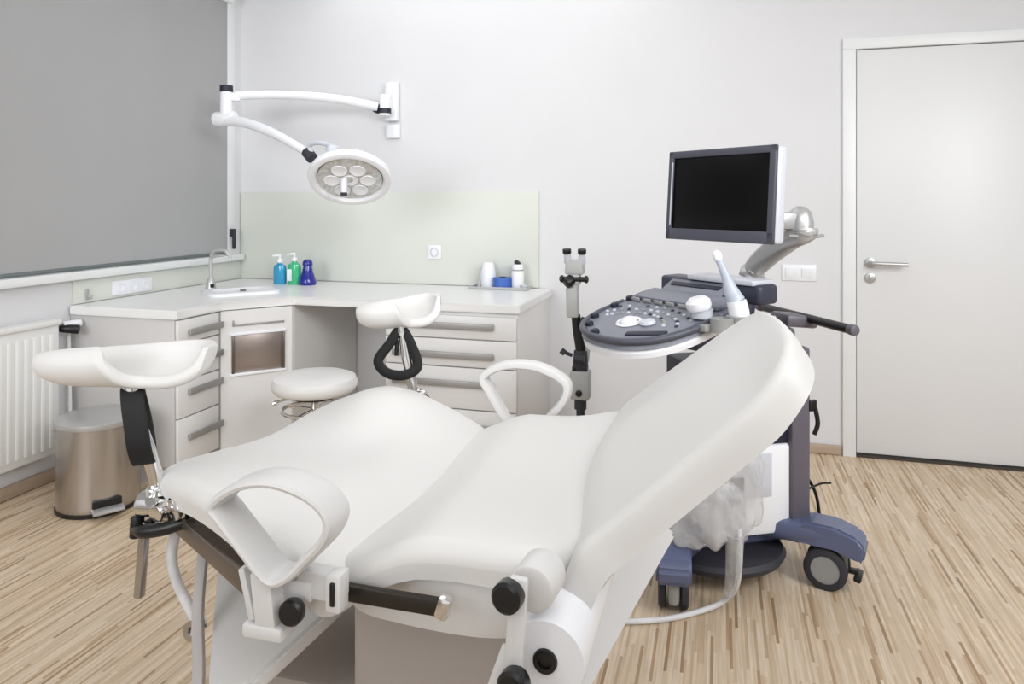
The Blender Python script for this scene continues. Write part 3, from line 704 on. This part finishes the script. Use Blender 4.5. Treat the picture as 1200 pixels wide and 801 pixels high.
obj('rod_tail', MB().tube([(-.898, 1.925, .915), (-.90, 1.925, .87)], .006, smooth=False), M['black'], p2)
obj('clamp', MB().cyl((-.87, 1.93, .755), (-.815, 1.94, .75), .022, bevel=.005).box((-.85, 1.90, .72), (.05, .1, .06), bevel=.006), M['chrome'], p2)
obj('lever', MB().tube([(-.885, 1.925, .765), (-.84, 1.93, .745), (-.80, 1.94, .735)], [.008, .009, .008]).tube([(-.835, 1.935, .77), (-.81, 1.945, .74), (-.79, 1.95, .70)], [.008, .011, .01]), M['black'], p2)
# drain hose with metal fitting
dh = obj('drain_hose', MB().tube([(-1.09, 1.27, .655), (-1.10, 1.26, .58), (-1.085, 1.255, .53), (-1.05, 1.25, .485), (-1.03, 1.25, .455)], .011), M['tube'], ch)
obj('hose_fitting', MB().cyl((-1.03, 1.25, .46), (-1.022, 1.25, .44), .016, bevel=.003).lathe([(.008, 0), (.02, 0), (.021, .008), (.02, .014), (.008, .014), (.008, 0)], (-1.02, 1.235, .45), (0, -1, .2)), M['chrome'], dh)

# ------------------------------------------------------------------ colposcope
cx, cy = -.595, 3.06
t = thing('colposcope', 'grey binocular colposcope on a slim stand behind the examination chair', 'microscope', (cx, cy, 0))
b = MB(); 
obj('head', MB().box((cx-.002, cy, 1.035), (.082, .06, .062), bevel=.01, taper=.9).box((cx+.0, cy, .985), (.045, .05, .05), bevel=.008), M['greybox'], t)
for s in (-1, 1):
    e = obj('ocular', MB().cyl((cx+s*.03, cy-.005, 1.05), (cx+s*.032, cy-.02, 1.10), .017, .014, bevel=.003), M['ltgrey'], t)
    lab(obj('eyecup', MB().cyl((cx+s*.032, cy-.02, 1.092), (cx+s*.033, cy-.024, 1.114), .0185, bevel=.004), M['black'], e), 'black eyecup')
lab(obj('focus_knob', MB().cyl((cx-.065, cy-.02, .985), (cx+.06, cy-.02, .985), .011, bevel=.003).cyl((cx-.035, cy-.035, .965), (cx-.01, cy-.01, .985), .024, bevel=.006).cyl((cx-.06, cy-.02, .985), (cx-.05, cy-.02, .985), .016).cyl((cx+.045, cy-.02, .985), (cx+.056, cy-.02, .985), .016), M['black'], t), 'black focus knobs')
obj('lens_tube', MB().box((cx-.012, cy, .885), (.05, .05, .13), (0, -.03, 0), bevel=.008).cyl((cx-.005, cy-.0, .94), (cx, cy, .98), .02), M['greybox'], t)
obj('arm', MB().tube([(cx+.0, cy+.01, .83), (cx+.006, cy+.01, .76), (cx+.02, cy+.01, .68), (cx+.022, cy+.01, .60)], [.020, .020, .022, .022]).cyl((cx+.02, cy, .80), (cx+.055, cy, .79), .026, bevel=.004), M['black'], t)
obj('counter_arm', MB().tube([(cx+.045, cy+.012, .78), (cx+.052, cy+.012, .72), (cx+.045, cy+.012, .63)], .011), M['greybox'], t)
obj('arm_joint', MB().cyl((cx+.022, cy, .60), (cx+.022, cy, .68), .034, .028, bevel=.004).cyl((cx+.0, cy-.03, .65), (cx+.045, cy-.03, .65), .018).tube([(cx-.01, cy-.02, .66), (cx-.045, cy-.03, .675)], .008, smooth=False).cyl((cx-.04, cy-.03, .67), (cx-.055, cy-.033, .682), .013), M['rubber'], t)
obj('control_box', MB().box((cx+.022, cy, .535), (.085, .075, .125), bevel=.012), M['greybox'], t)
lab(obj('control_knob', MB().cyl((cx+.022, cy-.036, .505), (cx+.022, cy-.046, .505), .014, bevel=.003).box((cx-.0, cy-.02, .607), (.02, .02, .02), bevel=.004).box((cx+.045, cy-.02, .607), (.02, .02, .02), bevel=.004), M['black'], t), 'black control knob')
obj('stand_pole', MB().cyl((cx+.022, cy, .05), (cx+.022, cy, .475), .018).cyl((cx+.022, cy, .43), (cx+.022, cy, .47), .026), M['rubber'], t)
for k in range(5):
    a = 2*PI*k/5+.2; e = V((cx+.022+.19*math.cos(a), cy+.19*math.sin(a), 0))
    lg = obj('stand_leg', MB().tube([(cx+.022, cy, .08), e+V((0, 0, .06))], [.018, .012], smooth=False), M['greybox'], t)
    n = V((-math.sin(a), math.cos(a), 0))
    obj('caster', MB().cyl(e+n*.015+V((0, 0, .025)), e-n*.015+V((0, 0, .025)), .025, bevel=.004).cyl(e+V((0, 0, .03)), e+V((0, 0, .065)), .007), M['rubber'], lg)

# ------------------------------------------------------------------ ultrasound machine
CR = (-.01, 2.76, 0); CA = math.atan2(-.876, .48)
us = thing('ultrasound_machine', 'grey and blue ultrasound machine on casters with a large black monitor', 'ultrasound machine', CR, CA)
cm = ROOT[us.name]
def cart(): return MB(cm.copy())
# base hub plate
obj('base_plate', cart().lathe([(0, .055), (.15, .055), (.19, .065), (.20, .085), (.19, .10), (0, .10)], (.06, -.02, 0), seg=36, sx=1.0, sy=1.15), M['rubber'], us)
obj('chassis', cart().prism([(-.15, -.15), (.09, -.15), (.11, -.1), (.11, .2), (.09, .25), (-.09, .25), (-.15, .2)], .095, .175, bevel=.02), M['blue'], us)
for sxn in (-1, 1):
    for syn in (-1, 1):
        ex, ey = sxn*.235, syn*.285
        # arm with fender
        arm = cart().tube([(sxn*.10, syn*.14, .17), (sxn*.16, syn*.2, .175), (ex, ey, .185)], .05, seg=16, flat=(.036, .055), up=(0, 0, 1))
        d = V((ex, ey, 0)).normalized() if syn > 0 else V((sxn*.25, -1, 0)).normalized()
        d = V((.12*sxn, syn, 0)).normalized()
        fa = math.radians({(1, -1): -24, (1, 1): 46, (-1, -1): -100, (-1, 1): 120}[(sxn, syn)])
        fm = cm @ Matrix.Translation((ex, ey, 0)) @ Matrix.Rotation(fa, 4, 'Z')
        f = MB(fm)
        # fender: arched cover (profile in x-z, extruded in y)
        pr_ = [(-.12, .145), (-.12, .195), (-.06, .222), (.03, .222), (.10, .20), (.125, .17), (.12, .125), (.10, .115), (.085, .14), (.03, .158), (-.04, .158), (-.08, .14)]
        rot = Matrix.Rotation(PI/2, 4, 'X')
        f.prism([(a_, b_) for a_, b_ in pr_], -.055, .055, bevel=.010, seg=3, m=rot)
        base_arm = obj('base_leg', arm, M['blue'], us)
        fen = obj('fender', f, M['blue'], base_arm)
        w = MB(fm)
        for s in (-1, 1):
            w.lathe([(.046, 0), (.062, 0), (.07, .005), (.07, .021), (.062, .026), (.046, .026)], (0, s*.022-(.026 if s < 0 else 0), .07), (0, 1, 0), seg=36)
        wh = obj('caster', w, M['rubber'], base_arm)
        w = MB(fm)
        for s in (-1, 1): w.lathe([(0, .002), (.05, .002), (.052, .006), (.052, .020), (.05, .0235), (0, .0245)], (0, s*.022-(.026 if s < 0 else 0), .07), (0, 1, 0), seg=32)
        w.box((.05 if syn < 0 else .02, 0, .10), (.09, .034, .11), bevel=.012)
        lab(obj('wheel_disc', w, M['grey'], wh), 'grey wheel disc')
        if syn < 0: continue
        w = MB(fm).box((.098, 0, .058), (.024, .07, .022), (0, .3, 0), bevel=.006).box((.085, 0, .07), (.03, .03, .012), bevel=.003)
        obj('brake_pedal', w, M['black'], wh)
# body
obj('side_panel', cart().box((0, 0.02, .315), (.335, .34, .31), bevel=.012), M['white'], us)
b = cart().box((.170, .035, .37), (.008, .16, .15), bevel=.004)
obj('panel_recess', b, M['ltgrey'], us)
obj('upper_body', cart().box((0, .03, .60), (.32, .32, .27), bevel=.012), M['navy'], us)
obj('port_block', cart().box((.172, -.02, .345), (.02, .05, .05), bevel=.004).box((.172, -.035, .29), (.018, .06, .02), bevel=.004), M['black'], us)
obj('rear_post', cart().box((.155, .225, .495), (.05, .075, .62), bevel=.012).box((-.155, .225, .495), (.05, .075, .62), bevel=.012).box((0, .235, .50), (.30, .04, .61), bevel=.006), M['mauve'], us)
obj('lift_column', cart().box((0, .06, .80), (.16, .16, .22), bevel=.02), M['slate'], us)
b = cart().box((0, .315, .872), (.12, .13, .045), (-.1, 0, 0), bevel=.012).box((.0, .20, .83), (.2, .12, .06), bevel=.015)
obj('handle_bracket', b, M['mauve'], us)
hn = obj('push_handle', cart().tube([(-.29, .35, .88), (0, .345, .882), (.27, .35, .88)], .0165, smooth=False, seg=16), M['black'], us)
for s_ in (-1, 1): lab(obj('handle_cap', cart().cyl((s_*.265, .35, .88), (s_*.297, .35, .88), .019, bevel=.006), M['mauve'], hn), 'mauve grey end cap')
lab(obj('cable_hook', cart().box((.175, .27, .60), (.015, .03, .04), bevel=.004).tube([(.178, .28, .59), (.185, .285, .54), (.18, .275, .50)], .008), M['black'], us), 'black cable hook')
# console (swivelled)
KC = V((-.014, 2.648, 0)); KA = math.atan2(-.64, .77)
km = Matrix.Translation(KC) @ Matrix.Rotation(KA, 4, 'Z')     # local x = width, -y = toward the user
tilt = math.radians(13)
def kpan(u, v, h):     # u across, v forward distance
    return V((u, -v, .965-(v-.22)*math.tan(tilt)+h))
pan = [(-.212, .10), (-.217, .24), (-.21, .37), (-.17, .465), (-.09, .52), (.0, .533), (.09, .52), (.17, .465), (.21, .37), (.217, .24), (.212, .10), (.0, .09)]
obj('console_tray', MB(km).pad([(u*.97, v*.97+.01) for u, v in pan], lambda u, v: -.028, .042, .015, kpan, N=6, rings=3, under=.07), M['white'], us)
cs = obj('control_panel', MB(km).pad(pan, lambda u, v: 0, .03, .012, kpan, N=6, rings=4, under=.0), M['console'], us)
kk = km @ Matrix.Translation((0, -.22, .965)) @ Matrix.Rotation(tilt, 4, 'X')     # plane coordinates (x, -forward, up)
def K(): return MB(kk.copy())
# rim of dark rest round the front edge
P = [kpan(u*.985, v*.985+.004, -.004) for u, v in pan[1:10]]
obj('palm_rest_edge', MB(km).tube(P, .012, seg=10, n=6), M['bezel'], cs)
obj('trackball', K().lathe([(.036, -.002), (.045, .002), (.040, .007), (.032, .004)], (-.02, -.18, 0)).lathe([(.030, -.005), (.028, .008), (.018, .017), (0, .021)], (-.02, -.18, 0)), M['white'], cs)
obj('palm_knob', K().lathe([(.02, -.002), (.026, .004), (.022, .012), (0, .015)], (.05, -.165, 0)), M['ltgrey'], cs)
for k in range(46):
    a = math.radians(-70+140*(k % 16)/15); rr_ = .095+.032*(k//16)
    x, y = -.02+rr_*math.sin(a)*1.45, -.19+rr_*math.cos(a)
    if abs(x) > .185: continue
    obj('key', K().lathe([(.0065, -.002), (.0065, .003), (.004, .005), (0, .005)], (x, y, 0), seg=10), M['ltgrey'] if random.random() < .4 else M['grey'] if random.random() < .5 else M['slate'], cs)
for k in range(7): obj('slider', K().box((-.165+k*.054, -.005, .008), (.036, .010, .014), bevel=.004), M['grey'], cs)
obj('keyboard', K().box((0, .06, .008), (.37, .10, .014), bevel=.004), M['console'], cs)
obj('palm_slot', K().box((.11, -.235, .002), (.13, .03, .008), (0, 0, .45), bevel=.004), M['navy'], cs)
for x, y in ((-.195, -.08), (-.20, -.0), (-.175, -.19), (-.13, -.255), (-.05, -.30)): obj('port_cap', K().lathe([(.014, -.004), (.014, .010), (.01, .014), (0, .014)], (x, y, 0), seg=12), M['navy'], cs)
# screen base box behind the keyboard
obj('console_back', MB(km).box((0, .0, 1.010), (.44, .10, .066), bevel=.014, seg=3), M['slate'], us)
obj('console_lid', MB(km).box((.06, -.005, 1.048), (.28, .11, .018), bevel=.006), M['ltgrey'], us)
sl = obj('console_slope', MB(km).box((-.03, -.085, 1.005), (.26, .12, .012), (.55, 0, 0), bevel=.003), M['console'], us)
obj('slot', MB(km).box((-.03, -.072, 1.021), (.22, .02, .006), (.55, 0, 0), bevel=.002), M['navy'], sl)
obj('console_neck', MB(km).box((.02, -.10, .895), (.20, .26, .07), bevel=.02).box((.06, -.16, .86), (.10, .12, .06), bevel=.012), M['slate'], us)
obj('cable_hook', MB(km).tube([(.04, -.40, .895), (.045, -.395, .86), (.06, -.39, .845)], .006), M['grey'], us)
# side holders
b = MB(km)
for v_, r in ((.205, .04), (.285, .034)):
    b.lathe([(r-.008, 0), (r, 0), (r, .04), (r-.008, .042), (r-.008, .006), (r-.008, 0)], (.262, -v_, .925), seg=24)
b.box((.228, -.24, .935), (.03, .19, .022), bevel=.005)
obj('probe_holder', b, M['grey'], us)
b = MB(km).tube([(.27, -.05, .95), (.275, -.03, .90), (.27, -.04, .83)], .008).tube([(.28, -.14, .93), (.285, -.14, .88)], .007)
obj('probe_hook', b, M['ltgrey'], us)
# monitor
mw = V((.336, -.278, 0)).normalized(); mnorm = V((-.64, -.77, 0)).normalized()
mc = V((.004, 2.52, 1.336))
mm_ = Matrix.Translation(mc) @ Matrix.Rotation(math.atan2(mw.y, mw.x), 4, 'Z') @ Matrix.Rotation(math.radians(-4), 4, 'X')
mo = obj('monitor', MB(mm_).box((0, 0.012, 0), (.452, .048, .308), bevel=.014, seg=3), M['ltgrey'], us)
b = MB(mm_)
for x0, x1, z0, z1 in ((-.222, -.198, -.155, .155), (.198, .222, -.155, .155), (-.222, .222, .130, .155), (-.222, .222, -.155, -.116)):
    b.box(((x0+x1)/2, -.016, (z0+z1)/2), (x1-x0, .014, z1-z0), bevel=.004)
lab(obj('bezel', b, M['bezel'], mo), 'dark slate bezel')
lab(obj('screen', MB(mm_).box((0, -.013, .006), (.40, .008, .25), bevel=.001), M['screen'], mo), 'black switched off screen')
obj('bezel_trim', MB(mm_).box((-.201, -.024, .006), (.005, .004, .22), bevel=.001), M['ltgrey'], mo)
# arm
obj('monitor_arm', MB().tube([(.11, 2.78, 1.035), (.125, 2.775, 1.075), (.17, 2.73, 1.13), (.23, 2.66, 1.185), (.268, 2.63, 1.205), (.272, 2.628, 1.215)], .04, seg=16, flat=(.036, .044), up=(.15, -.3, 1)), M['satin'], us)
obj('monitor_joint', MB().lathe([(0, 0), (.042, 0), (.044, .01), (.044, .06), (.036, .095), (.018, .112), (0, .115)], (.262, 2.635, 1.185)).box((.20, 2.60, 1.25), (.16, .045, .06), (0, 0, math.atan2(.07, .13)), bevel=.012), M['satin'], us)
obj('joint_pin', MB().tube([(.22, 2.58, 1.20), (.30, 2.62, 1.198), (.335, 2.65, 1.20)], .006), M['grey'], us)
# arm foot
obj('arm_foot', MB().lathe([(0, 0), (.07, 0), (.07, .015), (.05, .03), (0, .03)], (.105, 2.785, 1.0), seg=24), M['white'], us)
obj('arm_column', MB().cyl((.08, 2.76, .88), (.10, 2.78, 1.01), .035), M['slate'], us)

# probes: things resting in the holders
hp = km @ V((.262, -.205, .932))
t = thing('wand_probe', 'tall pale blue-grey wand probe standing in the console side holder', 'probe', hp)
b = MB().tube([hp+V((.003, 0, 0)), hp+V((0, 0, .04)), hp+V((-.008, 0, .08))], [.027, .031, .029], seg=18)
obj('grip', b, M['white'], t)
b = MB().tube([hp+V((-.008, 0, .078)), hp+V((-.022, 0, .105)), hp+V((-.036, -.0, .145)), hp+V((-.052, -.0, .185)), hp+V((-.064, 0, .21))], [.027, .023, .0145, .0115, .0105], seg=18)
obj('shaft', b, M['wand'], t)
obj('tip', MB().lathe([(0, -.006), (.012, -.004), (.0145, .004), (.0145, .018), (.008, .026), (0, .028)], hp+V((-.062, 0, .206)), (-.25, 0, .97)), M['white'], t)
hp2 = km @ V((.178, -.275, .954))
t = thing('convex_probe', 'short round-headed white probe standing on the console beside the tall wand', 'probe', hp2)
obj('body', MB().lathe([(0, 0), (.03, 0), (.032, .006), (.031, .022), (.034, .03), (0, .03)], hp2), M['ltgrey'], t)
obj('head', MB().lathe([(.0, .028), (.034, .028), (.039, .038), (.038, .054), (.026, .066), (0, .068)], hp2, (-.25, -.1, 1)), M['white'], t)

# plastic bag hanging on the near side of the machine
def bagfn(th, ph, c, r):
    d = V((math.cos(th)*math.cos(ph), math.sin(th)*math.cos(ph), math.sin(ph)))
    n = noise.noise(V((d.x*1.6+3, d.y*1.6+1, d.z*1.1+c.z*9)))*.34+abs(noise.noise(V((d.x*3.2+1, d.y*3.2+7, d.z*1.2+c.z*5))))*.30-.08
    sq = .80+.25*max(0, -d.z)
    return c+V((d.x*r[0]*sq, d.y*r[1]*sq, d.z*r[2]))*(1+n)
def bag(center, r, nu=56, nv=36):
    b = MB(); R_ = []
    for j in range(nv+1):
        ph = -PI/2+PI*j/nv
        R_.append([b.bm.verts.new(bagfn(2*PI*i/nu, ph, V(center), r)) for i in range(nu)] if 0 < j < nv else [b.bm.verts.new(bagfn(0, ph, V(center), r))])
    for j in range(nv):
        A, B = R_[j], R_[j+1]
        for i in range(nu):
            k = (i+1) % nu; q = []
            for v in (A[i % len(A)], A[k % len(A)], B[k % len(B)], B[i % len(B)]):
                if v not in q: q.append(v)
            if len(q) > 2: b.bm.faces.new(q)
    return b
t = thing('plastic_bag', 'crumpled clear plastic bag hanging on the side of the ultrasound machine', 'bag', (-.0, 2.40, .26))
b = bag((.02, 2.40, .42), (.12, .05, .17)); b2 = bag((-.04, 2.37, .35), (.13, .05, .12))
obj('bag_film', b, M['clear'], t, angle=80)
obj('bag_film', b2, M['clear'], t, angle=80)
tb = thing('suction_tube', 'clear plastic tube curving from the bag down onto the floor', 'tube', (.03, 2.33, .0))
obj('tube', MB().tube([(.055, 2.36, .30), (.06, 2.36, .22), (.05, 2.40, .10), (.01, 2.43, .03), (-.06, 2.385, .012), (-.17, 2.31, .010), (-.30, 2.26, .010), (-.40, 2.25, .010)], .009, seg=10), M['tube'], tb)
obj('sleeve', MB().tube([(.045, 2.36, .28), (.04, 2.37, .17), (.025, 2.40, .07)], [.03, .024, .012], seg=12), M['clear'], tb)
o = obj('power_cable', MB().tube([(.245, 2.85, .33), (.30, 2.90, .30), (.345, 2.92, .22), (.36, 2.90, .10), (.37, 2.91, .012), (.42, 2.96, .010), (.40, 3.06, .010)], .006, seg=10).tube([(.30, 2.88, .245), (.36, 2.92, .262), (.40, 2.95, .258)], .004), M['black'])
tag(o, 'thin black cable looping down behind the ultrasound machine', 'cable')

# ------------------------------------------------------------------ lights
def area(name, loc, target, size, power, col=(1, 1, 1), sy=None, spread=180):
    l = bpy.data.lights.new(name, 'AREA'); l.energy = power; l.size = size; l.color = col; l.spread = math.radians(spread)
    if sy: l.shape = 'RECTANGLE'; l.size_y = sy
    o = bpy.data.objects.new(name, l); C.objects.link(o); o.location = loc
    o.rotation_euler = (V(target)-V(loc)).to_track_quat('-Z', 'Y').to_euler(); return o
area('flash_softbox', (.9, .3, 2.45), (-2.6, 4.0, 1.75), .8, 11.5, (.97, .985, 1), spread=95)
area('ceiling_fill_back', (-1.3, 3.1, 2.72), (-1.3, 3.1, 0), 2.2, 18, (.95, .975, 1), 3.0)  # added fill to even out the back and left, no ceiling lamp known
area('fill_right', (2.4, 1.2, 2.2), (.6, 3.8, .6), 1.6, 46, (.95, .975, 1), spread=120)
area('fill_front', (-.5, -2.1, 1.6), (-.9, 3, .9), 3.4, 17, (.95, .975, 1))
area('ceiling_fill_front', (.6, -.4, 2.72), (.6, -.4, 0), 2.6, 27, (.95, .975, 1), 2.6)  # added overhead fill out of view, its strength set to balance brightness
area('fill_left', (-2.2, -1.2, 1.9), (-2.6, 4, 1.3), 1.6, 22, (.95, .975, 1), spread=110)
w = bpy.data.worlds.new('World'); bpy.context.scene.world = w; w.use_nodes = True
w.node_tree.nodes['Background'].inputs[0].default_value = (1, 1, 1, 1); w.node_tree.nodes['Background'].inputs[1].default_value = .9

# ------------------------------------------------------------------ camera
cam = bpy.data.cameras.new('Camera'); co = bpy.data.objects.new('Camera', cam); C.objects.link(co)
co.location = (0, 0, 1.315); co.rotation_euler = (math.radians(90), 0, math.radians(16))
cam.sensor_fit = 'HORIZONTAL'; cam.sensor_width = 36; cam.lens = 36*850/1200
cam.shift_y = -(400.5-236)/1200; cam.clip_start = .02
s = bpy.context.scene; s.camera = co
s.view_settings.view_transform = 'Standard'; s.view_settings.look = 'None'
s.view_settings.exposure = .07
